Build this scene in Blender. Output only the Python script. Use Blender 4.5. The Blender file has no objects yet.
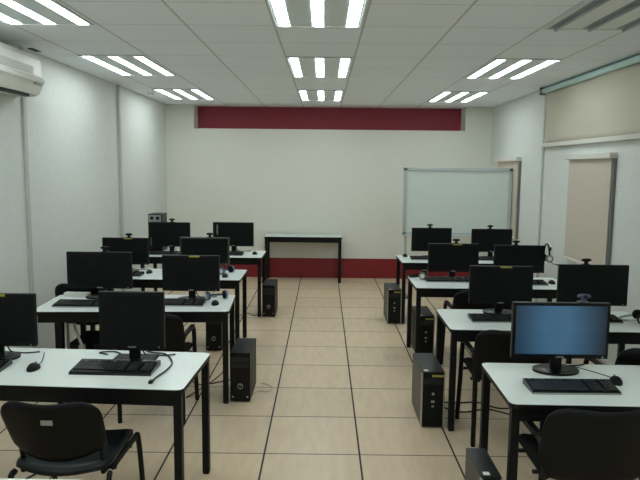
import bpy, bmesh, math, random
from mathutils import Vector, Matrix
random.seed(7)
PI = math.pi
sc = bpy.context.scene
COL = sc.collection

# ------------------------------------------------------------------ materials
def srgb(r, g, b):
    f = lambda c: (c/255/12.92) if c/255 <= .04045 else ((c/255+.055)/1.055)**2.4
    return (f(r), f(g), f(b), 1)

def mat(name, color, rough=.5, metal=0, spec=.5, noise=0, nscale=30, bump=0, bscale=200, coat=0):
    m = bpy.data.materials.new(name); m.use_nodes = True
    nt = m.node_tree; b = nt.nodes['Principled BSDF']
    b.inputs['Base Color'].default_value = color
    b.inputs['Roughness'].default_value = rough
    b.inputs['Metallic'].default_value = metal
    b.inputs['Specular IOR Level'].default_value = spec
    b.inputs['Coat Weight'].default_value = coat
    tc = nt.nodes.new('ShaderNodeTexCoord')
    if noise:
        n = nt.nodes.new('ShaderNodeTexNoise'); n.inputs['Scale'].default_value = nscale; n.inputs['Detail'].default_value = 5
        nt.links.new(tc.outputs['Object'], n.inputs['Vector'])
        mx = nt.nodes.new('ShaderNodeMix'); mx.data_type = 'RGBA'
        mx.inputs[6].default_value = tuple(c*(1-noise) for c in color[:3])+(1,)
        mx.inputs[7].default_value = tuple(min(1, c*(1+noise)) for c in color[:3])+(1,)
        nt.links.new(n.outputs['Fac'], mx.inputs[0]); nt.links.new(mx.outputs[2], b.inputs['Base Color'])
    if bump:
        n2 = nt.nodes.new('ShaderNodeTexNoise'); n2.inputs['Scale'].default_value = bscale; n2.inputs['Detail'].default_value = 3
        nt.links.new(tc.outputs['Object'], n2.inputs['Vector'])
        bp = nt.nodes.new('ShaderNodeBump'); bp.inputs['Strength'].default_value = bump; bp.inputs['Distance'].default_value = .004
        nt.links.new(n2.outputs['Fac'], bp.inputs['Height']); nt.links.new(bp.outputs['Normal'], b.inputs['Normal'])
    return m

def emit_mat(name, color, strength):
    m = bpy.data.materials.new(name); m.use_nodes = True
    b = m.node_tree.nodes['Principled BSDF']
    b.inputs['Base Color'].default_value = (.8, .8, .8, 1)
    b.inputs['Emission Color'].default_value = color
    b.inputs['Emission Strength'].default_value = strength
    return m

def grid_mat(name, base, line, pitchx, pitchy, offx, offy, wx, wy, rough, var=.05, nscale=3, bump=0, stretch=(1, 1, 1), spec=.5):
    """square panels with joints, laid out in metres on the object's own x/y"""
    m = bpy.data.materials.new(name); m.use_nodes = True
    nt = m.node_tree; N = nt.nodes; L = nt.links; b = N['Principled BSDF']
    tc = N.new('ShaderNodeTexCoord'); sp = N.new('ShaderNodeSeparateXYZ'); L.new(tc.outputs['Object'], sp.inputs[0])
    def M(op, a, b_=None, c=None):
        n = N.new('ShaderNodeMath'); n.operation = op
        for i, v in enumerate((a, b_, c)):
            if v is None: continue
            if isinstance(v, (int, float)): n.inputs[i].default_value = v
            else: L.new(v, n.inputs[i])
        return n.outputs[0]
    def axis(o, off, pitch, w):
        t = M('DIVIDE', M('SUBTRACT', o, off), pitch)
        fr = M('FRACT', M('ADD', t, 1000.5))
        d = M('ABSOLUTE', M('SUBTRACT', fr, .5))
        return M('LESS_THAN', d, w/2/pitch), M('FLOOR', M('ADD', t, 1000.0))
    lx, ix = axis(sp.outputs[0], offx, pitchx, wx)
    ly, iy = axis(sp.outputs[1], offy, pitchy, wy)
    ln = M('MAXIMUM', lx, ly)
    mp = N.new('ShaderNodeMapping'); mp.inputs['Scale'].default_value = stretch; L.new(tc.outputs['Object'], mp.inputs[0])
    n = N.new('ShaderNodeTexNoise'); n.inputs['Scale'].default_value = nscale; n.inputs['Detail'].default_value = 8
    L.new(mp.outputs[0], n.inputs['Vector'])
    cb = N.new('ShaderNodeCombineXYZ'); L.new(ix, cb.inputs[0]); L.new(iy, cb.inputs[1])
    wn = N.new('ShaderNodeTexWhiteNoise'); wn.noise_dimensions = '3D'; L.new(cb.outputs[0], wn.inputs['Vector'])
    k = M('ADD', M('MULTIPLY', n.outputs['Fac'], .8), M('MULTIPLY', wn.outputs['Value'], .2))
    mx = N.new('ShaderNodeMix'); mx.data_type = 'RGBA'; L.new(k, mx.inputs[0])
    mx.inputs[6].default_value = tuple(c*(1-var*1.6) for c in base[:3])+(1,)
    mx.inputs[7].default_value = tuple(min(1, c*(1+var*1.6)) for c in base[:3])+(1,)
    m2 = N.new('ShaderNodeMix'); m2.data_type = 'RGBA'; L.new(ln, m2.inputs[0]); L.new(mx.outputs[2], m2.inputs[6]); m2.inputs[7].default_value = line
    L.new(m2.outputs[2], b.inputs['Base Color'])
    r = M('ADD', M('MULTIPLY', ln, .4), rough); L.new(r, b.inputs['Roughness'])
    b.inputs['Specular IOR Level'].default_value = spec
    if bump:
        bp = N.new('ShaderNodeBump'); bp.inputs['Strength'].default_value = bump; bp.inputs['Distance'].default_value = .003
        L.new(M('SUBTRACT', 1.0, ln), bp.inputs['Height']); L.new(bp.outputs[0], b.inputs['Normal'])
    return m

M_floor = grid_mat('floor_tile', srgb(209, 188, 159), srgb(38, 36, 33), .6, .6, -.357, 3.808, .012, .009, .33, .13, 4, .4, (5, 1, 1))
M_ceil = grid_mat('ceiling_panel', srgb(240, 245, 254), srgb(196, 199, 202), .61, .61, -.35, 4.498, .015, .009, .85, .03, 60)
M_wall = mat('wall_plaster', srgb(212, 216, 211), .7, noise=.06, nscale=18, bump=.8, bscale=45)
M_wallb = mat('wall_back_paint', srgb(222, 222, 213), .8, noise=.02, nscale=6)
M_red = mat('maroon_paint', srgb(150, 50, 66), .6, noise=.06, nscale=8)
M_redlow = mat('maroon_skirting', srgb(128, 22, 32), .45, noise=.08, nscale=8)
M_black = mat('black_metal', srgb(9, 12, 11), .5, spec=.25)
M_lam = mat('white_laminate', srgb(226, 234, 230), .28, noise=.01, nscale=20)
M_edge = mat('black_edge', srgb(9, 12, 11), .5, spec=.25)
M_plas = mat('black_plastic', srgb(9, 12, 12), .5, noise=.05, spec=.25)
M_gloss = mat('gloss_black', srgb(9, 11, 11), .3, spec=.25)
M_screen = mat('dark_screen', srgb(8, 11, 11), .45, spec=.2)
M_key = mat('key_plastic', srgb(24, 28, 28), .4, spec=.4)
M_keygap = mat('keyboard_body', srgb(13, 16, 16), .25, spec=.4)
M_silver = mat('silver', srgb(170, 174, 174), .3, metal=.8)
M_grey = mat('grey_plastic', srgb(112, 114, 112), .45)
M_case = mat('case_steel', srgb(32, 34, 33), .4, metal=.2)
M_yel = mat('yellow_label', srgb(158, 150, 66), .6)
M_white = mat('white_plastic', srgb(222, 222, 216), .4)
M_acw = mat('aircon_white', srgb(226, 226, 218), .35)
M_acd = mat('aircon_slot', srgb(24, 24, 24), .6)
M_fab = mat('chair_fabric', srgb(15, 18, 18), .9, spec=.2, bump=.4, bscale=400)
M_seat = mat('seat_shell', srgb(10, 16, 18), .45, spec=.3)
M_shell = mat('chair_shell', srgb(6, 8, 9), .5, spec=.2, bump=.15, bscale=300)
M_alu = mat('aluminium', srgb(196, 204, 204), .35, metal=.25)
M_board = mat('whiteboard_enamel', srgb(222, 232, 227), .25, noise=.01)
M_blind = mat('beige_blind', srgb(196, 186, 170), .8, bump=.2, bscale=500)
M_blindb = mat('big_blind', srgb(192, 186, 168), .7, noise=.04, nscale=2, bump=.2, bscale=500)
M_casew = mat('blind_casing', srgb(210, 208, 200), .45)
M_headrail = mat('headrail', srgb(206, 240, 240), .35)
M_trim = mat('trim_grey', srgb(186, 190, 184), .6)
M_cabd = mat('cable_black', srgb(20, 20, 20), .5)
M_cabw = mat('cable_grey', srgb(190, 190, 184), .5)
M_cabg = mat('cable_mid_grey', srgb(112, 116, 112), .5)
M_cabr = mat('cable_brown', srgb(100, 52, 34), .5)
M_blue = mat('blue_plastic', srgb(96, 112, 144), .35)
M_camg = mat('webcam_grey', srgb(70, 76, 96), .3)
M_lamp = emit_mat('lit_tube', (.885, .985, 1.0, 1), 10.8)
M_off = mat('unlit_tube', srgb(150, 158, 160), .3)
M_trough = mat('trough_mirror', srgb(150, 162, 166), .45, metal=.2)
M_louv = mat('fixture_enamel', srgb(212, 222, 224), .5)
M_frame = mat('fixture_frame', srgb(214, 220, 218), .5)
M_louvoff = mat('unlit_enamel', srgb(226, 230, 228), .5)
M_tabglass = mat('pale_tabletop', srgb(205, 212, 206), .3)

def lit_screen():
    m = bpy.data.materials.new('lit_blue_screen'); m.use_nodes = True
    nt = m.node_tree; N = nt.nodes; L = nt.links; b = N['Principled BSDF']
    b.inputs['Base Color'].default_value = srgb(14, 18, 20); b.inputs['Roughness'].default_value = .3
    tc = N.new('ShaderNodeTexCoord'); mp = N.new('ShaderNodeMapping')
    mp.inputs['Location'].default_value = (-.02, 0, -.23); mp.inputs['Scale'].default_value = (3.4, .0001, 4.6)
    gr = N.new('ShaderNodeTexGradient'); gr.gradient_type = 'SPHERICAL'
    sp = N.new('ShaderNodeVectorMath'); sp.operation = 'MULTIPLY'; sp.inputs[1].default_value = (3.7, 0, 2.0)
    sb = N.new('ShaderNodeVectorMath'); sb.operation = 'SUBTRACT'; sb.inputs[1].default_value = (-.02, 0, .245)
    L.new(tc.outputs['Object'], sb.inputs[0]); L.new(sb.outputs[0], sp.inputs[0]); L.new(sp.outputs[0], gr.inputs[0])
    cr = N.new('ShaderNodeValToRGB'); cr.color_ramp.elements[0].color = srgb(12, 26, 42); cr.color_ramp.elements[1].color = srgb(58, 98, 126)
    cr.color_ramp.elements[1].position = .75; cr.color_ramp.elements[0].position = .02
    wv = N.new('ShaderNodeTexWave'); wv.bands_direction = 'Z'; wv.inputs['Scale'].default_value = 6; wv.inputs['Distortion'].default_value = 3
    L.new(tc.outputs['Object'], wv.inputs[0])
    L.new(gr.outputs['Fac'], cr.inputs[0]); L.new(cr.outputs[0], b.inputs['Emission Color'])
    ma = N.new('ShaderNodeMath'); ma.operation = 'MULTIPLY_ADD'; ma.inputs[1].default_value = .05; ma.inputs[2].default_value = .68
    L.new(wv.outputs['Fac'], ma.inputs[0]); L.new(ma.outputs[0], b.inputs['Emission Strength'])
    return m
M_lit = lit_screen()

# ------------------------------------------------------------------ mesh helpers
class MB:
    def __init__(s): s.bm = bmesh.new(); s.mats = []
    def mi(s, m):
        if m not in s.mats: s.mats.append(m)
        return s.mats.index(m)
    def merge(s, t, m, M=None, smooth=False):
        i = s.mi(m)
        for f in t.faces: f.material_index = i; f.smooth = smooth
        if M is not None: t.transform(M)
        me = bpy.data.meshes.new('tmp'); t.to_mesh(me); t.free(); s.bm.from_mesh(me); bpy.data.meshes.remove(me)
        return s
    def box(s, x0, x1, y0, y1, z0, z1, m, bev=0, seg=2, M=None):
        t = bmesh.new(); bmesh.ops.create_cube(t, size=1)
        t.transform(Matrix.Translation(((x0+x1)/2, (y0+y1)/2, (z0+z1)/2)) @ Matrix.Diagonal((x1-x0, y1-y0, z1-z0, 1)))
        if bev: bmesh.ops.bevel(t, geom=t.edges[:], offset=bev, segments=seg, affect='EDGES', profile=.7)
        return s.merge(t, m, M)
    def cyl(s, c, r, h, m, axis='Z', r2=None, seg=24, M=None, sx=1, sy=1):
        t = bmesh.new(); bmesh.ops.create_cone(t, cap_ends=True, segments=seg, radius1=r, radius2=r if r2 is None else r2, depth=h)
        t.transform(Matrix.Diagonal((sx, sy, 1, 1)))
        R = {'Z': Matrix(), 'X': Matrix.Rotation(PI/2, 4, 'Y'), 'Y': Matrix.Rotation(PI/2, 4, 'X')}[axis]
        t.transform(Matrix.Translation(c) @ R)
        s.merge(t, m, M, False)
        return s
    def ball(s, c, sx, sy, sz, m, M=None, flat=False):
        t = bmesh.new(); bmesh.ops.create_uvsphere(t, u_segments=20, v_segments=12, radius=1)
        if flat:
            for v in t.verts: v.co.z = max(v.co.z, 0)
        t.transform(Matrix.Translation(c) @ Matrix.Diagonal((sx, sy, sz, 1)))
        return s.merge(t, m, M, True)
    def tube(s, pts, r, m, seg=10, smooth_path=True, sub=6, M=None, flat=1.0):
        P = [Vector(p) for p in pts]
        if smooth_path and len(P) > 2:
            Q = []; E = [P[0]*2-P[1]] + P + [P[-1]*2-P[-2]]
            for i in range(1, len(E)-2):
                a, b, c, d = E[i-1:i+3]
                for k in range(sub):
                    t = k/sub
                    Q.append(.5*((2*b)+(c-a)*t+(2*a-5*b+4*c-d)*t*t+(3*b-3*c+d-a)*t**3))
            Q.append(P[-1]); P = Q
        t = bmesh.new(); rings = []
        T = (P[1]-P[0]).normalized(); up = Vector((0, 0, 1)) if abs(T.z) < .9 else Vector((1, 0, 0))
        nrm = T.cross(up).normalized()
        for i, p in enumerate(P):
            T = (P[min(i+1, len(P)-1)]-P[max(i-1, 0)]).normalized()
            nrm = (nrm-T*nrm.dot(T)).normalized(); bi = T.cross(nrm)
            rings.append([t.verts.new(p+nrm*math.cos(2*PI*k/seg)*r+bi*math.sin(2*PI*k/seg)*r*flat) for k in range(seg)])
        for a, b in zip(rings, rings[1:]):
            for k in range(seg): t.faces.new((a[k], a[(k+1) % seg], b[(k+1) % seg], b[k]))
        t.faces.new(rings[0][::-1]); t.faces.new(rings[-1])
        return s.merge(t, m, M, True)
    def prism(s, prof, x0, x1, m, axis='X', M=None, smooth=False):
        """closed outline (u,v) extruded along an axis"""
        t = bmesh.new()
        def P(u, v, w): return {'X': (w, u, v), 'Y': (u, w, v), 'Z': (u, v, w)}[axis]
        a = [t.verts.new(P(u, v, x0)) for u, v in prof]; b = [t.verts.new(P(u, v, x1)) for u, v in prof]
        n = len(prof)
        for k in range(n): t.faces.new((a[k], a[(k+1) % n], b[(k+1) % n], b[k]))
        t.faces.new(a[::-1]); t.faces.new(b); bmesh.ops.recalc_face_normals(t, faces=t.faces)
        return s.merge(t, m, M, smooth)
    def shell(s, fn, nu, nv, th, m, M=None):
        """thick curved sheet: fn(u,v)->Vector, thickness th along local normal"""
        t = bmesh.new(); e = 1e-3
        F = []; B = []
        for i in range(nu+1):
            rf = []; rb = []
            for j in range(nv+1):
                u, v = i/nu, j/nv; p = Vector(fn(u, v))
                du = Vector(fn(min(u+e, 1), v))-Vector(fn(max(u-e, 0), v)); dv = Vector(fn(u, min(v+e, 1)))-Vector(fn(u, max(v-e, 0)))
                n = du.cross(dv).normalized()
                edge = min(u, 1-u, v, 1-v); k = th/2*(.45 if edge < 1e-6 else 1)
                rf.append(t.verts.new(p+n*k)); rb.append(t.verts.new(p-n*k))
            F.append(rf); B.append(rb)
        for i in range(nu):
            for j in range(nv):
                t.faces.new((F[i][j], F[i+1][j], F[i+1][j+1], F[i][j+1])); t.faces.new((B[i][j+1], B[i+1][j+1], B[i+1][j], B[i][j]))
        for i in range(nu):
            t.faces.new((F[i][0], B[i][0], B[i+1][0], F[i+1][0])); t.faces.new((F[i][nv], F[i+1][nv], B[i+1][nv], B[i][nv]))
        for j in range(nv):
            t.faces.new((F[0][j], F[0][j+1], B[0][j+1], B[0][j])); t.faces.new((F[nu][j], B[nu][j], B[nu][j+1], F[nu][j+1]))
        bmesh.ops.recalc_face_normals(t, faces=t.faces)
        return s.merge(t, m, M, True)
    def build(s, name, parent=None, label=None):
        me = bpy.data.meshes.new(name); s.bm.to_mesh(me); s.bm.free()
        for m in s.mats: me.materials.append(m)
        o = bpy.data.objects.new(name, me); COL.objects.link(o)
        if parent: o.parent = parent
        if label: o['label'] = label
        return o

def tag(o, label, cat, group=None, kind=None):
    if label: o['label'] = label
    if cat: o['category'] = cat
    if group: o['group'] = group
    if kind: o['kind'] = kind
    return o
def thing(name, label, cat, loc=(0, 0, 0), rz=0, group=None):
    o = bpy.data.objects.new(name, None); COL.objects.link(o); o.location = loc; o.rotation_euler = (0, 0, rz)
    o.empty_display_size = .1
    return tag(o, label, cat, group)
def struct(mb, name, parent=None):
    o = mb.build(name, parent); o['kind'] = 'structure'; return o
def dup(o, parent=None):
    c = o.copy(); COL.objects.link(c)
    if parent: c.parent = parent
    for ch in list(o.children): dup(ch, c)
    return c
USED = set()
def place(proto, label, loc, rz=0, group=None, skip=()):
    """first placing moves the proto itself, later ones copy it with its parts"""
    if proto.name in USED: o = dup(proto)
    else: o = proto; USED.add(proto.name)
    o.location = loc; o.rotation_euler = (0, 0, rz); o['label'] = label
    if group: o['group'] = group
    return o

# ------------------------------------------------------------------ room shell
XL, XR, YB, YN, ZC = -2.52, 2.66, 10.2, -2.4, 2.76
b = MB(); b.box(XL-.2, XR+.2, YN-.2, YB+.6, -.1, 0, M_floor); struct(b, 'floor')
b = MB(); b.box(XL-.2, XR+.2, YN-.2, YB+.6, ZC, ZC+.1, M_ceil); struct(b, 'ceiling')
b = MB(); b.box(XL-.15, XL, YN, YB+.5, 0, ZC, M_wall); struct(b, 'wall_left')
b = MB(); b.box(XR, XR+.15, YN, YB+.5, 0, ZC, M_wall); struct(b, 'wall_right')
b = MB(); b.box(XL-.15, XR+.15, YN-.15, YN, 0, ZC, M_wallb); struct(b, 'wall_near')
b = MB()
b.box(XL, XR, YB, YB+.4, 0, 2.385, M_wallb)
b.box(XL, -2.075, YB, YB+.4, 2.385, ZC, M_wallb); b.box(2.235, XR, YB, YB+.4, 2.385, ZC, M_wallb)
struct(b, 'wall_back')
b = MB(); b.box(-2.075, 2.235, YB+.34, YB+.4, 2.385, ZC, M_red)
struct(b, 'trim_1')
b = MB(); b.box(XL, XR, YB-.012, YB, 0, .32, M_redlow); struct(b, 'baseboard_back')
# seams of the left wall, corner strip of the right wall
b = MB(); b.box(XL, XL+.02, 5.34, 5.39, 0, ZC, M_trim, .004); struct(b, 'trim_2')
b = MB(); b.box(XL, XL+.03, 7.80, 7.85, 0, ZC, M_trim, .004); struct(b, 'trim_3')
b = MB(); b.box(XR-.02, XR, 7.73, 7.77, 0, 2.74, M_trim, .004); struct(b, 'trim_4')

# ------------------------------------------------------------------ ceiling lights
def make_light(on):
    r = thing('ceiling_light', 'x', 'ceiling light')
    b = MB(); z = 0
    W, Lh = .295, .605
    for x0, x1, y0, y1 in ((-W, W, -Lh, -Lh+.014), (-W, W, Lh-.014, Lh), (-W, -W+.014, -Lh, Lh), (W-.014, W, -Lh, Lh)):
        b.box(x0, x1, y0, y1, -.012, -.001, M_frame, .002, 1)
    b.build('frame', r)
    b = MB(); b.box(-W+.01, W-.01, -Lh+.01, Lh-.01, -.006, -.001, M_louv if on else M_louvoff)
    b.build('reflector', r)
    for k in (-1, 0, 1):
        x = k*.230
        b = MB(); m = M_lamp if on else M_trough
        prof = [(x-.037, -.0062), (x-.036, -.0085), (x-.03, -.0095), (x+.03, -.0095), (x+.036, -.0085), (x+.037, -.0062)]
        b.prism(prof, -Lh+.02, Lh-.02, m, 'Y')
        t = b.build('tube', r)
        if not on:
            t.name = 'trough'
            c = MB(); c.tube([(x, -Lh+.05, -.026), (x, Lh-.05, -.026)], .010, M_off, 10, False); c.build('tube', t)
            c = MB(); c.box(x-.012, x+.012, -Lh+.022, -Lh+.05, -.036, -.014, M_silver, .002); c.build('lamp_holder', t)
    return r
LON, LOFF = make_light(True), make_light(False)
cols = {-1: 'left', 0: 'middle', 1: 'right'}; rows = {0: 'nearest the camera', 1: 'second from the camera', 2: 'nearest the maroon band'}
for i in (-1, 0, 1):
    for j in (0, 1, 2):
        if (i, j) == (1, 0):
            place(LOFF, 'unlit ceiling light with three dark troughs above the large beige blind', (-.050+i*1.84, 3.888, ZC)); continue
        place(LON, 'lit three-tube ceiling light, %s row, %s' % (cols[i], rows[j]), (-.050+i*1.84, 3.888+j*2.44, ZC), 0, 'lit ceiling lights')
for i in (-1, 0, 1):    # the rows of lamps over the back of the room
    for y in (1.45, -.99):
        place(LON, 'lit three-tube ceiling light behind the camera', (-.050+i*1.84, y, ZC), 0, 'lit ceiling lights over the rear of the room')

# ------------------------------------------------------------------ air conditioner on left wall
ac = thing('air_conditioner', 'white split air conditioner mounted high on the left wall', 'air conditioner', (XL, 0, 0))
b = MB()
prof = [(0, 2.345), (.14, 2.34), (.175, 2.36), (.213, 2.43), (.235, 2.452), (.238, 2.475), (.222, 2.488), (.212, 2.50), (.205, 2.63), (.185, 2.665), (0, 2.665)]
b.prism(prof, 4.30, 5.27, M_acw, 'Y'); b.build('casing', ac)
for z in (2.60, 2.578, 2.556, 2.534):
    pass
b = MB(); b.box(.196, .2125, 4.36, 5.12, 2.508, 2.566, M_grey)
for k in range(5): b.box(.20, .220, 4.36, 5.12, 2.511+k*.011, 2.517+k*.011, M_acw)
b.build('intake_grille', ac)
b = MB(); b.prism([(.176, 2.352), (.190, 2.350), (.226, 2.425), (.214, 2.43)], 4.32, 5.25, M_acw, 'Y'); b.build('louver_flap', ac)
b = MB(); b.box(.13, .172, 4.34, 5.12, 2.330, 2.350, M_acd); b.build('air_outlet', ac)
b = MB(); b.box(.215, .232, 5.10, 5.22, 2.425, 2.442, M_grey, .003); b.build('display', ac)
b = MB(); b.box(0, .05, 0, .16, -.006, 0, M_acd, .002); o = b.build('pipe_cover')
o.location = (XL+.03, 5.42, ZC); tag(o, 'small dark cover on the ceiling beside the air conditioner', 'cover')
b = MB(); b.box(0, .06, 0, .05, -.03, 0, M_trim, .004); o = b.build('ceiling_clip')
o.location = (XL+.16, 8.6, ZC); tag(o, 'small grey clip on the ceiling edge over the left wall', 'clip')

# ------------------------------------------------------------------ blinds on right wall
r = thing('roller_blind', 'large beige roller blind with pale blue headrail high on right wall', 'blind', (XR, 0, 0))
def bigblind(u, v):
    y = 2.4+u*5.28; z = 2.09+v*.62
    return (-.035+.008*math.sin(y*3.1+z*4)+.006*math.sin(y*7-z*9), y, z)
b = MB(); b.shell(bigblind, 60, 10, .004, M_blindb); b.build('fabric', r)
b = MB(); b.tube([(-.06, 2.35, 2.715), (-.06, 7.72, 2.715)], .030, M_headrail, 14, False); b.build('headrail', r)
b = MB(); b.box(-.055, -.001, 2.35, 7.72, 2.055, 2.10, M_casew, .008); b.build('bottom_rail', r)
b = MB(); b.box(-.10, -.001, 7.70, 7.725, 2.67, 2.757, M_grey, .003); b.build('bracket', r)
def slim_blind(y0, y1, label):
    r = thing('roller_blind', label, 'blind', (XR, (y0+y1)/2, 0)); h = (y1-y0)/2
    b = MB(); b.box(-.035, -.031, -h+.04, h-.02, .86, 1.93, M_blind); b.build('fabric', r)
    b = MB(); b.box(-.075, -.001, -h, h, 1.90, 1.955, M_casew, .008); b.build('casing', r)
    b = MB(); b.box(-.05, -.02, -h+.04, h-.02, .835, .862, M_casew, .005); b.build('bottom_rail', r)
    b = MB(); b.box(-.030, -.001, -h+.005, -h+.035, .84, 1.90, M_grey, .002); b.build('side_channel', r)
slim_blind(5.80, 6.87, 'narrow beige roller blind on right wall below the large blind')
slim_blind(8.60, 9.68, 'narrow beige roller blind on right wall behind the whiteboard')
b = MB(); b.box(-.012, 0, -.035, .035, -.05, .05, M_white, .003); o = b.build('wall_socket')
o.location = (XR, 7.32, .875); tag(o, 'small wall plate with a black plug beside the hanging headset', 'socket')
c = MB(); c.cyl((-.02, 0, 0), .022, .02, M_plas, 'X'); c.build('plug', o)

# ------------------------------------------------------------------ whiteboard
r = thing('whiteboard', 'silver framed whiteboard on a stand in the far right corner', 'whiteboard', (1.862, 8.86, 0))
W = .755
b = MB(); b.box(-W+.03, W-.03, -.006, .012, .88, 1.77, M_board); b.build('board_panel', r)
b = MB()
b.box(-W, W, -.022, .018, 1.755, 1.805, M_alu, .006); b.box(-W, W, -.022, .018, .855, .90, M_alu, .006)
b.box(-W, -W+.05, -.022, .018, .86, 1.80, M_alu, .006); b.box(W-.05, W, -.022, .018, .86, 1.80, M_alu, .006); b.build('frame', r)
b = MB(); b.box(-W-.0, W-.1, -.09, -.020, .845, .862, M_alu, .004); b.build('marker_tray', r)
for s in (-1, 1):
    b = MB(); b.box(s*.70-.018, s*.70+.018, .02, .05, .02, 1.6, M_alu, .004)
    o = b.build('leg', r)
    c = MB(); c.box(s*.70-.02, s*.70+.02, -.28, .30, 0, .035, M_grey, .006); c.build('foot', o)

# ------------------------------------------------------------------ desks
def make_desk(w=1.45, d=.62, mt=M_lam, name='computer_desk', t=.022):
    r = thing(name, 'x', 'desk'); H = .72
    b = MB(); c = .03
    out = [(0, c), (.009, .009), (c, 0), (w-c, 0), (w-.009, .009), (w, c), (w, d-c), (w-.009, d-.009), (w-c, d), (c, d), (.009, d-.009), (0, d-c)]
    b.prism(out, H-.003, H, mt, 'Z'); b.build('tabletop', r)
    b = MB(); b.prism(out, H-t-.003, H-.003, M_edge, 'Z'); b.build('edge_band', r, 'black edge around the white top')
    b = MB(); z0, z1 = H-.088, H-t-.003
    b.box(.045, w-.045, .012, .037, z0, z1, M_black, .003); b.box(.045, w-.045, d-.037, d-.012, z0, z1, M_black, .003)
    b.build('apron', r)
    for x in (.012, w-.037):
        b = MB(); b.box(x, x+.025, .045, d-.045, z1-.018, z1, M_black, .003); b.build('side_rail', r)
    for x in (.008, w-.048):
        for y in (.008, d-.048):
            b = MB(); b.box(x, x+.04, y, y+.04, .008, z1, M_black, .003); l = b.build('leg', r)
            c_ = MB(); c_.box(x+.003, x+.037, y+.003, y+.037, 0, .010, M_plas); c_.build('foot_cap', l)
    return r
D = make_desk()
DW = 1.45
desks = {'L0': (-.80-DW, 1.45), 'L1': (-.675-DW, 2.955), 'L2': (-.70-DW, 4.63), 'L3': (-.79-DW, 5.93), 'L4': (-.73-DW, 7.43),
         'R1': (.875, 2.825), 'R2': (.865, 4.17), 'R3': (.845, 5.64), 'R4': (.905, 7.17)}
dl = {'L0': 'white topped desk at bottom left corner, only its far edge in view',
      'L1': 'white topped black desk with squarish monitor, front left beside the aisle',
      'L2': 'white topped black desk, second on the left side, blue and white headset on it',
      'L3': 'white topped black desk, third on the left side of the aisle',
      'L4': 'white topped black desk, farthest on left, holding an upright computer tower',
      'R1': 'white topped black desk under the lit blue monitor, front right',
      'R2': 'white topped black desk directly behind the lit blue monitor',
      'R3': 'white topped black desk, third on the right side of the aisle',
      'R4': 'white topped black desk in front of the whiteboard, farthest on right'}
for k, (x, y) in desks.items():
    a = {'L1': -.05, 'L2': .055, 'R1': -.02, 'R2': -.012}.get(k, 0)     # a few desks stand slightly askew
    if k[0] == 'L': x, y = x+DW*(1-math.cos(a)), y-DW*math.sin(a)
    o = place(D, dl[k], (x, y, 0), a, 'white topped computer desks')
    if k == 'L2':      # its wall side legs stand further in
        for ch in o.children:
            if ch.name.startswith('leg') and ch.data.vertices[0].co.x < .3: ch.location.x += .16
T = make_desk(1.20, .45, M_tabglass, 'side_table', .03)
place(T, 'bare black framed table standing against the back wall', (-.91, 9.70, 0))

# ------------------------------------------------------------------ monitors
def make_monitor(w, h, kind='wide', screen=None, bezel=None, base='oval', label=False, sticker=False, z0=.08):
    r = thing('monitor', 'x', 'monitor'); bz = bezel or M_plas; sm = screen or M_screen
    hw = w/2; z1 = z0+h; B = .016 if kind == 'wide' else .018
    b = MB(); b.box(-hw, hw, -.012, .020, z0, z1, bz, .005)
    b.box(-hw*.75, hw*.75, .018, .048, z0+h*.16, z1-h*.16, M_plas, .014); b.build('housing', r)
    b = MB(); b.box(-hw+B, hw-B, -.0135, -.010, z0+B*1.5, z1-B, sm)
    b.build('screen', r, 'screen glowing dark blue' if screen else None)
    b = MB(); b.box(-.030, .030, .028, .052, .012, z0+h*.35, M_plas, .006); b.build('stand_neck', r)
    b = MB()
    if base == 'oval':
        b.cyl((0, .035, .006), .125, .012, M_gloss, sy=.72, seg=40); b.cyl((0, .035, .014), .115, .006, M_gloss, r2=.07, sy=.72, seg=40)
    else: b.box(-.115, .115, -.05, .12, 0, .014, M_plas, .012, 3)
    b.build('stand_base', r)
    b = MB(); b.box(-.022, .022, -.0145, -.011, z0+.006, z0+.013, M_silver); b.build('maker_mark', r, 'small silver maker mark')
    b = MB(); b.cyl((hw-.03, -.0135, z0+.010), .004, .004, M_silver, 'Y', seg=10); b.build('power_button', r)
    if label:
        b = MB(); b.box(-.012, .078, -.0155, -.010, z1-.014, z1-.001, M_yel); b.build('asset_label', r, 'yellow asset label')
    if sticker:
        b = MB(); b.box(-hw+.045, -hw+.062, -.0155, -.012, z1-.15, z1-.03, M_grey); b.build('sticker', r, 'pale upright sticker')
    b = MB(); b.tube([(.02, .06, z0+.08), (.03, .10, .03), (.08, .12, .005), (.15, .12, .005), (.20, .14, .005)], .004, M_cabd, 6); b.build('cable', r)
    return r
grp = 'computer monitors'
MW = make_monitor(.50, .295); MY = make_monitor(.50, .295, label=True)
MS = make_monitor(.355, .315, 'sq', base='sq'); ML = make_monitor(.52, .300, screen=M_lit, bezel=M_gloss, z0=.082)
MG = make_monitor(.50, .295, bezel=mat('bezel_grey', srgb(58, 60, 58), .4)); MST = make_monitor(.50, .295, sticker=True)
R = math.radians
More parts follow.
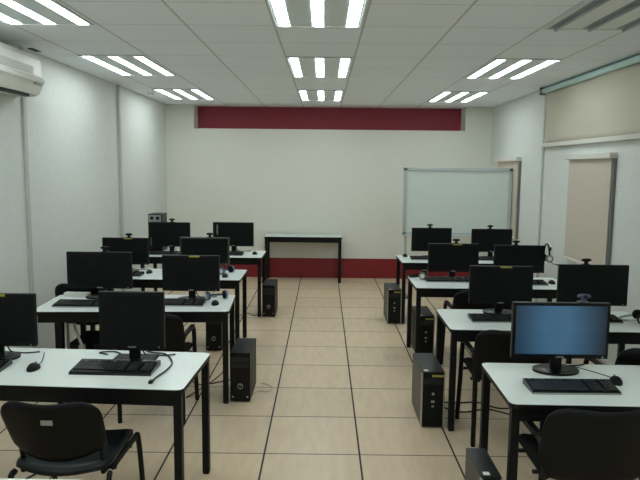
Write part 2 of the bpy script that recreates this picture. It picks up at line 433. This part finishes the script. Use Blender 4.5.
mons = [   # kind, x, y, width, top height, turn, label
 (MY, -1.807, 3.40, .458, 1.092, 1, 'dark widescreen monitor cut by the left frame edge, yellow label on top'),
 (MS, -1.04, 3.38, .355, 1.115, 0, 'squarish black monitor on the front left desk'),
 (MW, -1.806, 5.05, .520, 1.099, 1, 'dark widescreen monitor nearest the left wall on the second left desk'),
 (MY, -1.056, 5.0, .457, 1.086, 0, 'dark monitor with yellow label behind the squarish monitor, aisle side'),
 (MY, -2.0, 6.35, .465, 1.066, 0, 'dark monitor nearest the left wall on the third left desk'),
 (MG, -1.198, 6.35, .499, 1.079, 0, 'dark monitor with grey frame edge on third left desk, aisle side'),
 (MW, -1.875, 7.74, .476, 1.103, 0, 'dark monitor standing in front of the upright computer tower'),
 (MST, -1.121, 7.85, .506, 1.10, 0, 'dark monitor with pale upright sticker on the farthest left desk'),
 (ML, 1.258, 3.28, .510, 1.102, 0, 'glossy widescreen monitor with lit blue screen'),
 (MY, 1.325, 4.65, .468, 1.081, 0, 'dark monitor with yellow label just left behind the lit monitor'),
 (MW, 1.984, 4.60, .508, 1.105, -1, 'dark widescreen monitor right behind the lit monitor, near right wall'),
 (MY, 1.266, 6.10, .488, 1.072, 0, 'dark monitor on third right desk, aisle side, beside monitor with hanging headset'),
 (MW, 1.904, 6.10, .489, 1.062, 0, 'dark monitor with a headset hanging off its right edge'),
 (MW, 1.306, 7.60, .480, 1.08, 0, 'dark monitor before the left half of the whiteboard'),
 (MW, 2.031, 7.60, .486, 1.074, 0, 'dark monitor before the right half of the whiteboard')]
top = {MS: (.355, .395), ML: (.52, .382)}
for p, x, y, w_, zt, a, l in mons:
    w0, h0 = top.get(p, (.50, .375))
    o = place(p, l, (x, y, .72), R(a), grp); o.scale = (w_/w0, 1, (zt-.72)/h0)

# ------------------------------------------------------------------ webcams
def make_webcam(light):
    r = thing('webcam', 'x', 'webcam'); m = M_camg if light else M_plas
    b = MB(); b.ball((0, 0, .034), .038, .016, .013, m); b.build('camera_head', r)
    b = MB(); b.cyl((0, -.0165, .034), .009, .006, M_gloss, 'Y', seg=16); b.build('lens', r)
    b = MB(); b.box(-.012, .012, -.008, .012, .001, .026, m, .003); b.box(-.026, .026, -.010, .030, .0, .005, m, .002); b.build('clip', r)
    return r
WC, WL = make_webcam(False), make_webcam(True)
for p, x, y, z, l in [
  (WC, -1.78+.02, 5.055, 1.099, 'black webcam on the monitor nearest left wall, second left desk'),
  (WC, -1.965, 6.355, 1.066, 'black webcam on the third left desk monitor nearest the wall'),
  (WC, -1.145, 6.355, 1.079, 'black webcam on the grey edged monitor'),
  (WC, -1.86, 7.745, 1.103, 'black webcam on the monitor before the upright tower'),
  (WC, 1.285, 7.605, 1.08, 'black webcam before the left half of the whiteboard'),
  (WC, 2.01, 7.605, 1.074, 'black webcam before the right half of the whiteboard'),
  (WC, 1.29, 6.105, 1.072, 'black webcam on the third right desk monitor by the aisle'),
  (WC, 1.87, 6.105, 1.062, 'black webcam on the monitor with the hanging headset'),
  (WC, 1.93, 4.605, 1.105, 'black webcam on the widescreen monitor near the right wall'),
  (WL, 1.375, 3.285, 1.102, 'pale blue webcam on top of the lit blue monitor')]:
    place(p, l, (x, y, z), 0, 'webcams on the monitors' if p is WC else None)

# ------------------------------------------------------------------ keyboards and mice
def make_keyboard(palm):
    r = thing('keyboard', 'x', 'keyboard'); w, d = .45, (.20 if palm else .165)
    b = MB()
    prof = [(0, 0), (d, 0), (d, .026), (d-.012, .030), (.03, .017), (.004, .012)]
    b.prism(prof, -w/2, w/2, M_keygap); b.build('body', r)
    b = MB(); s = .0188; y0 = .035 if palm else .014
    sl = math.atan2(.013, d-.042)
    M = Matrix.Translation((0, .03, .0172)) @ Matrix.Rotation(sl, 4, 'X')
    off = y0-.03
    for rr in range(6):
        for cc in range(23):
            x = -w/2+.012+cc*.0186
            if cc in (15, 19) : continue
            if rr == 5 and cc in (1, 5, 10): continue
            if rr == 0 and 4 <= cc <= 8: continue
            b.box(x, x+.0162, off+rr*.0205+(.004 if rr == 5 else 0), off+rr*.0205+.0172+(.004 if rr == 5 else 0), -.001, .006, M_key, .0015, 1, M)
    b.box(-w/2+.012+4*.0186, -w/2+.012+9*.0186-.003, off, off+.0172, -.001, .006, M_key, .0015, 1, M)
    b.box(-w/2+.010, w/2-.010, off-.001, off+.127, -.002, .0005, M_keygap, 0, 1, M)
    b.build('keys', r)
    if palm:
        b = MB(); b.box(-w/2+.01, w/2-.01, .002, .026, .012, .0165, M_gloss, .002); b.build('palm_rest', r)
    else:
        b = MB(); b.box(-w/2, w/2, -.003, .001, .002, .008, M_silver, .001); b.build('front_trim', r, 'silver strip along the front edge')
    return r
KB, KP = make_keyboard(False), make_keyboard(True)
Z = .72
for p, x, y, a, l in [
  (KP, -1.895, 3.12, 3, 'black keyboard on the front left desk, cut by the left frame edge'),
  (KP, -1.095, 3.155, -1.5, 'black keyboard with glossy palm edge before the squarish monitor'),
  (KB, -1.83, 4.70, 0, 'black keyboard at left end of the second left desk'),
  (KB, -1.15, 4.775, 0, 'black keyboard in front of the yellow labelled monitor, second left desk'),
  (KB, -2.0, 6.04, 0, 'black keyboard near the left wall on the third left desk'),
  (KB, -1.26, 6.04, 0, 'black keyboard before the grey edged monitor'),
  (KB, -1.92, 7.55, 0, 'black keyboard beside the upright tower on farthest left desk'),
  (KB, -1.20, 7.56, 0, 'black keyboard by the aisle on the farthest left desk'),
  (KB, 1.232, 2.955, 0, 'slim black keyboard in front of the lit blue monitor'),
  (KB, 1.285, 4.37, 0, 'black keyboard by the aisle on desk behind the lit monitor'),
  (KB, 1.90, 4.385, 0, 'black keyboard right of the lit monitor on the desk behind it'),
  (KB, 1.21, 5.93, 0, 'black keyboard by the aisle on third right desk'),
  (KB, 1.875, 5.815, 0, 'black keyboard below the monitor with the hanging headset'),
  (KB, 1.265, 7.375, 0, 'black keyboard by the aisle on the farthest right desk'),
  (KB, 1.97, 7.375, 0, 'black keyboard at the right of the farthest right desk')]:
    o = place(p, l, (x, y, Z), R(a), 'black keyboards')
    if y < 3.3 and x > -1.5: o.scale = (.95, .95, 1)

def make_mouse():
    r = thing('mouse', 'x', 'mouse')
    b = MB(); t = bmesh.new(); bmesh.ops.create_uvsphere(t, u_segments=20, v_segments=14, radius=1)
    for v in t.verts:
        v.co.z = max(v.co.z, -.15)+.15
        v.co.z *= 1-.25*max(0, v.co.y)
    t.transform(Matrix.Diagonal((.030, .052, .031, 1))); b.merge(t, M_plas, None, True); b.build('body', r)
    b = MB(); b.cyl((0, .028, .026), .008, .006, M_grey, 'X', seg=14); b.build('scroll_wheel', r)
    return r
MO = make_mouse()
mice = [(-1.525, 3.24, 0, 'black mouse left of the keyboard on the front left desk', [(0, .05, .008), (-.01, .12, .004), (-.04, .21, .004), (-.07, .29, .004)]),
  (-.84, 4.86, 0, 'black mouse before the blue and white headset on the second left desk', None),
  (-1.745, 6.28, 0, 'black mouse between the two monitors of the third left desk', None),
  (-.955, 6.10, 0, 'black mouse at aisle end of the third left desk', None),
  (-.84, 7.72, 0, 'black mouse at the aisle end of the farthest left desk', None),
  (1.50, 3.135, -8, 'black mouse right of the keyboard by the lit monitor', [(0, .05, .008), (-.05, .13, .004), (-.13, .21, .004), (-.2, .26, .004)]),
  (2.17, 5.93, 0, 'black mouse at right end of third right desk', None),
  (1.0, 7.66, 0, 'black mouse at the aisle end of the farthest right desk', None)]
for x, y, a, l, cab in mice:
    o = place(MO, l, (x, y, Z), R(a), 'black mice')
    mice_o = (o, cab)
    if cab:
        c = MB(); c.tube(cab, .0022, M_cabd, 6); globals().setdefault('pend', []).append((o, c))
for o, c in pend: c.build('cable', o)

# ------------------------------------------------------------------ headsets
def make_headset(m1, m2):
    r = thing('headset', 'x', 'headset')
    b = MB(); pts = [(-.075+.0*k, 0, 0) for k in ()]
    arc = [(-.078*math.cos(PI*k/12), .0, .02+.12*math.sin(PI*k/12)) for k in range(13)]
    b.tube(arc, .009, m1, 8, flat=.5); b.build('headband', r)
    for s in (-1, 1):
        b = MB(); b.cyl((s*.078, 0, .0), .036, .016, m2, 'X', seg=24); b.cyl((s*.066, 0, 0), .032, .014, M_fab, 'X', seg=24); b.cyl((s*.0865, 0, 0), .022, .003, M_white, 'X', seg=20); b.build('ear_cup', r)
    b = MB(); b.tube([(-.08, 0, -.02), (-.085, -.04, -.05), (-.06, -.08, -.06)], .0035, M_cabd, 6); b.ball((-.055, -.085, -.06), .008, .01, .008, M_fab); b.build('microphone', r)
    return r
HW, HB = make_headset(M_camg, M_blue), make_headset(M_plas, M_grey)
def put(p, l, loc, rot):
    o = place(p, l, loc); o.rotation_euler = tuple(R(a) for a in rot); return o
put(HW, 'blue and white headset lying on the second left desk', (-.86, 5.04, Z+.037), (-100, 0, 28))
put(HW, 'pale headset lying at aisle end of the third left desk', (-.97, 6.29, Z+.037), (-100, 0, 60))
HS = make_headset(M_silver, M_plas)
put(HS, 'silver banded headset lying at right end of desk behind lit monitor', (2.265, 4.44, Z+.037), (-100, 0, 75))
put(HB, 'dark headset lying at the aisle end of the third right desk', (.985, 6.14, Z+.037), (-100, 0, 75))
put(HB, 'headset hanging from the right edge of a dark monitor', (2.166, 6.09, .94), (0, 4, 90))

# ------------------------------------------------------------------ computer towers
def make_tower(style, w=.16, h=.40, d=.44):
    r = thing('computer_tower', 'x', 'computer'); hw = w/2
    b = MB(); b.box(-hw, hw, .02, d, .012, h, M_case if style != 'black' else M_plas, .004); b.build('case', r)
    b = MB(); b.box(-hw, hw, 0, .024, .012, h, M_gloss if style == 'black' else M_plas, .006)
    b.build('front_panel', r)
    if style == 'silver':
        b = MB(); b.box(-hw-.001, -hw+.008, -.003, .02, .014, h-.002, M_silver, .002); b.box(hw-.008, hw+.001, -.003, .02, .014, h-.002, M_silver, .002); b.build('side_trim', r, 'silver strip down the front')
        b = MB(); b.box(-hw+.07, hw-.012, -.004, .0, h-.032, h-.018, M_yel); b.build('asset_label', r, 'yellow asset label')
        b = MB(); b.box(-hw+.015, hw-.02, -.003, .001, h-.085, h-.045, M_key, .002); b.build('optical_drive', r)
        b = MB(); b.cyl((0, -.003, h*.62), .009, .006, M_silver, 'Y', seg=16); b.build('power_button', r)
        b = MB(); b.box(-.012, .012, -.003, .001, h*.46, h*.50, M_silver, .002); b.box(-.008, .008, -.003, .001, h*.38, h*.41, M_silver, .001); b.build('port', r)
        b = MB(); b.box(-hw+.02, -hw+.05, .03, .06, h, h+.001, M_white); b.build('sticker', r, 'small white sticker')
    elif style == 'black':
        b = MB(); b.box(-hw+.012, hw-.012, -.003, .001, h-.075, h-.035, M_key, .002); b.build('optical_drive', r)
        b = MB(); b.box(-hw+.012, hw-.012, -.002, .001, h-.115, h-.085, M_key, .002); b.build('drive_cover', r)
        t = MB(); tt = [(.019*math.cos(2*PI*k/20), -.002, h*.33+.019*math.sin(2*PI*k/20)) for k in range(21)]
        t.tube(tt, .003, M_silver, 6); t.box(-.003, .003, -.004, .0, h*.33, h*.33+.014, M_silver); t.build('power_button', r)
        for s in (-1, 1):
            b = MB(); b.cyl((s*(hw-.022), -.001, .045), .007, .005, M_silver, 'Y', seg=14); b.build('corner_stud', r)
    else:   # rear side towards the camera
        b = MB(); b.box(-hw+.006, hw-.006, -.004, .0, h-.10, h-.012, M_silver, .002); b.build('power_supply', r)
        b = MB()
        for k in (-1, 1): b.cyl((k*.035, -.004, h-.05), .022, .004, M_plas, 'Y', seg=20)
        b.build('fan_opening', r)
        b = MB()
        for k in range(5): b.box(-hw+.03, hw-.02, -.003, .0, .08+k*.022, .092+k*.022, M_silver)
        b.build('slot_cover', r)
    for sx in (-1, 1):
        for yy in (.05, d-.06):
            b = MB(); b.cyl((sx*(hw-.025), yy, .006), .012, .013, M_plas, seg=12); b.build('foot', r)
    return r
TB, TS, TR = make_tower('black', .155, .39, .42), make_tower('silver', .16, .40, .46), make_tower('rear', .17, .475, .27)
TT = make_tower('silver', .10, .37, .32)
g = 'computer towers on the floor'
place(TB, 'black computer tower at aisle end of the second left desk', (-.622, 4.67, 0), 0, g)
place(TB, 'black computer tower at the aisle end of the farthest left desk', (-.645, 7.43, 0), 0, g)
place(TB, 'black computer tower under the third left desk', (-1.055, 6.0, 0), 0, g)
place(TB, 'black computer tower under the second left desk, nearer the wall', (-1.93, 4.86, 0), 0, g)
place(TB, 'black computer tower under the second left desk, nearer the aisle', (-1.735, 4.86, 0), 0, g)
place(TS, 'grey sided computer tower standing in aisle beside the second right desk', (.77, 4.23, 0), 0, g)
place(TS, 'computer tower with yellow label under the aisle end of third right desk', (.985, 5.88, 0), 0, g)
place(TS, 'grey sided computer tower at the aisle end of the farthest right desk', (.828, 7.16, 0), 0, g)
place(TT, 'slim computer tower on floor left of the front right desk', (.795, 2.80, 0), 0, g)
place(TR, 'grey computer tower standing on the farthest left desk, by the wall', (-2.09, 7.815, Z), 0)

# ------------------------------------------------------------------ chairs
def make_chair(arms, marked=True):
    bw = .50 if arms else .46
    r = thing('chair', 'x', 'chair'); hb = bw/2
    # origin between the rear feet on the floor; the sitter faces +y
    yb = -.02 if not arms else -.03
    def back(u, v):
        x = (u-.5)*2
        # rounded top corners, a dip in the middle of the top edge, lower edge sagging to the middle
        zt = .812-.05*abs(x)**6-.014*math.cos(x*PI/2)**2
        zb = (.43 if arms else .505)+(.03 if arms else .06)*abs(x)**2.2
        z = zb+(zt-zb)*v
        c = 1-.10*max(0, v-.80)**2*20*.6-.04*(1-v)**2
        return (x*hb*c, yb-.10*v+.055*x*x, z)
    b = MB(); b.shell(back, 22, 12, .020, M_shell); b.build('backrest', r)
    if not arms and marked:
        p = back(.55, .72); b = MB(); b.box(-.022, .030, p[1]-.016, p[1]-.008, p[2]-.012, p[2]+.010, M_silver, .001)
        b.build('back_label', r, 'small silver label')
    def seat(u, v):
        x = (u-.5)*2; y = .02+v*.43-.06*(1-x*x)*(1-v)**2
        wv = .225*(1-.06*v); c = 1-.07*max(0, abs(v-.5)*2-.8)*5
        return (x*wv*c, y, .445+.012*x*x-.030*max(0, v-.75)**1.5*4+.01*(1-v))
    b = MB(); b.shell(seat, 14, 14, .045, M_fab if arms else M_seat); b.build('seat', r)
    for s in (-1, 1):
        x = s*(.222 if arms else .232)
        if arms:
            b = MB(); b.tube([(x, 0, 0.012), (x, 0, .35), (x, .015, .55), (x, .06, .602), (x, .20, .606), (x, .35, .602), (x, .40, .55), (x*1.0, .43, .33), (x*1.03, .46, .012)], .0125, M_black, 10, flat=1.3)
            b.build('side_frame', r)
            b = MB(); b.box(x-.017, x+.017, .07, .36, .606, .622, M_plas, .007, 3); b.build('armrest', r)
        else:
            b = MB(); b.tube([(s*.225, .04, .43), (s*.232, .0, .38), (s*.238, -.03, .012)], .012, M_black, 10, flat=1.4); b.build('leg', r)
            b = MB(); b.tube([(s*.215, .10, .425), (s*.222, .38, .43), (s*.232, .43, .40), (s*.245, .47, .012)], .012, M_black, 10, flat=1.4); b.build('leg', r)
        xx = s*.19
        b = MB(); b.tube([(xx, .30, .422), (xx, .06, .425), (xx, yb+.075, .46), (xx, yb+.045, .60), (xx, yb+.03, .70)], .011, M_black, 8); b.build('back_support', r)
        for yy in ((.0, .46) if arms else (-.03, .47)):
            xf = (x if yy <= 0 else x*1.03) if arms else s*.243
            b = MB(); b.cyl((xf, yy, .009), .015, .018, M_plas, seg=12); b.build('foot_cap', r)
    for yy in (.12, .34):
        b = MB(); b.tube([(-.225, yy, .415), (.225, yy, .415)], .011, M_black, 8, False); b.build('crossbar', r)
    return r
CH, CA = make_chair(False), make_chair(True)
gc = 'black chairs at the desks'
place(CH, 'black chair with silver back label at the front left desk', (-1.16, 2.66, 0), R(-1), gc).scale = (.955, 1, 1)
place(CA, 'black armchair near left wall between the second and third left desks', (-2.02, 5.33, 0), 0, gc)
place(CA, 'black armchair behind the squarish monitor, at the second left desk', (-1.19, 4.26, 0), 0, gc)
place(CA, 'black armchair at bottom right in front of the lit monitor', (1.20, 2.66, 0), 0, gc)
place(CA, 'black armchair left behind the lit monitor, at the second right desk', (1.21, 3.95, 0), 0, gc)
place(CA, 'black armchair right behind the lit monitor, cut by frame edge', (1.925, 3.58, 0), 0, gc)
place(CA, 'black armchair at the third right desk', (1.33, 5.22, 0), 0, gc)

# ------------------------------------------------------------------ loose cables
def cable(name, pts, r, m, label):
    b = MB(); b.tube(pts, r, m, 6); o = b.build(name); tag(o, label, 'cable'); return o
cable('cable', [(-.545, 4.85, .004), (-.50, 4.92, .004), (-.43, 4.90, .004), (-.40, 4.98, .004), (-.44, 5.06, .004), (-.50, 5.10, .004)], .004, M_cabw, 'thin pale cable curling on floor beside the left aisle tower')
cable('cable', [(-.75, 7.60, .004), (-.84, 7.50, .004), (-.92, 7.62, .004), (-1.0, 7.50, .004), (-1.15, 7.7, .004)], .004, M_cabd, 'black cable on floor by the farthest left tower')
cable('cable', [(-1.05, 4.75, .004), (-.98, 4.95, .004), (-.90, 5.2, .004), (-.86, 5.5, .004), (-.92, 5.9, .004)], .006, M_cabr, 'brown cable on the floor behind the left aisle tower')
cable('cable', [(-1.15, 5.2, .004), (-1.0, 5.05, .004), (-.85, 5.12, .004), (-.74, 5.2, .004)], .005, M_cabd, 'black cable lying across the floor under the second left desk')
cable('cable', [(.88, 4.78, .004), (1.0, 4.70, .004), (1.2, 4.72, .004), (1.35, 4.60, .004), (1.6, 4.66, .004), (1.9, 4.6, .004)], .006, M_cabd, 'black cable on floor under the second right desk, far one')
cable('cable', [(.90, 4.62, .004), (1.05, 4.52, .004), (1.25, 4.58, .004), (1.45, 4.45, .004), (1.7, 4.50, .004)], .006, M_cabd, 'black cable on floor under the second right desk, near one')
cable('cable', [(.84, 3.14, .01), (.86, 3.3, .004), (.93, 3.5, .004), (.98, 3.8, .004), (.94, 4.0, .004)], .004, M_cabw, 'thin pale cable on floor running from the slim tower')
cable('cable', [(-2.3, 3.3, .004), (-2.05, 3.42, .004), (-1.85, 3.30, .004), (-1.7, 3.42, .004), (-1.6, 3.7, .004)], .006, M_cabd, 'black cable on floor beneath the front left desk')
o = cable('cable', [(-1.025, 3.583, 0.726), (-0.974, 3.546, 0.726), (-0.895, 3.519, 0.726), (-0.823, 3.373, 0.726), (-0.818, 3.24, 0.726), (-0.839, 3.138, 0.726), (-0.849, 3.061, 0.726)], .0045, M_cabd, 'black cable with plug on desk right of the squarish monitor')
c = MB(); c.box(-0.861, -0.841, 3.031, 3.066, .7205, .733, M_plas, .003); c.build('plug', o)
cable('cable', [(-1.22, 3.50, Z+.005), (-1.28, 3.54, Z+.005), (-1.20, 3.56, Z+.005), (-1.12, 3.50, Z+.005), (-1.05, 3.55, Z+.005)], .004, M_cabd, 'black cable looped behind the squarish monitor base')
o = cable('power_cable', [(-1.90, 4.74, .625), (-1.895, 4.735, .55), (-1.86, 4.73, .46), (-1.845, 4.73, .42)], .011, M_cabw, 'thick white cable hanging with a plug under second left desk')
c = MB(); c.box(-1.865, -1.825, 4.71, 4.75, .36, .425, M_cabw, .008); c.build('plug', o)
cable('cable', [(-1.938, 4.70, .625), (-1.937, 4.70, .40), (-1.938, 4.70, .2), (-1.935, 4.70, .006)], .011, M_cabg, 'thick grey cable running down beside a leg of the second left desk')
# document / grey box on the wall end of the second left desk
b = MB(); b.box(-.10, .10, -.03, .03, 0, .032, M_white, .004); o = b.build('power_strip'); o.location = (-2.02, 5.115, Z)
tag(o, 'long white box behind the monitor nearest wall, second left desk', 'box')

# ------------------------------------------------------------------ world, camera, colour
w = bpy.data.worlds.new('World'); sc.world = w; w.use_nodes = True
w.node_tree.nodes['Background'].inputs[0].default_value = (.05, .05, .05, 1)
f, p, yw, ro = 633.37, .11543, -.00511, .00993
cd = bpy.data.cameras.new('camera'); cam = bpy.data.objects.new('camera', cd); COL.objects.link(cam)
cd.sensor_width = 36; cd.lens = 36*f/640; cd.clip_start = .05
cam.matrix_world = Matrix.Translation((0, 0, 1.8)) @ Matrix.Rotation(-yw, 4, 'Z') @ Matrix.Rotation(PI/2-p, 4, 'X') @ Matrix.Rotation(ro, 4, 'Z')
sc.camera = cam
vs = sc.view_settings; vs.view_transform = 'Standard'; vs.look = 'None'; vs.gamma = 1; vs.use_curve_mapping = False; vs.exposure = .33
sc.cycles.use_denoising = True; sc.cycles.max_bounces = 8; sc.cycles.diffuse_bounces = 6
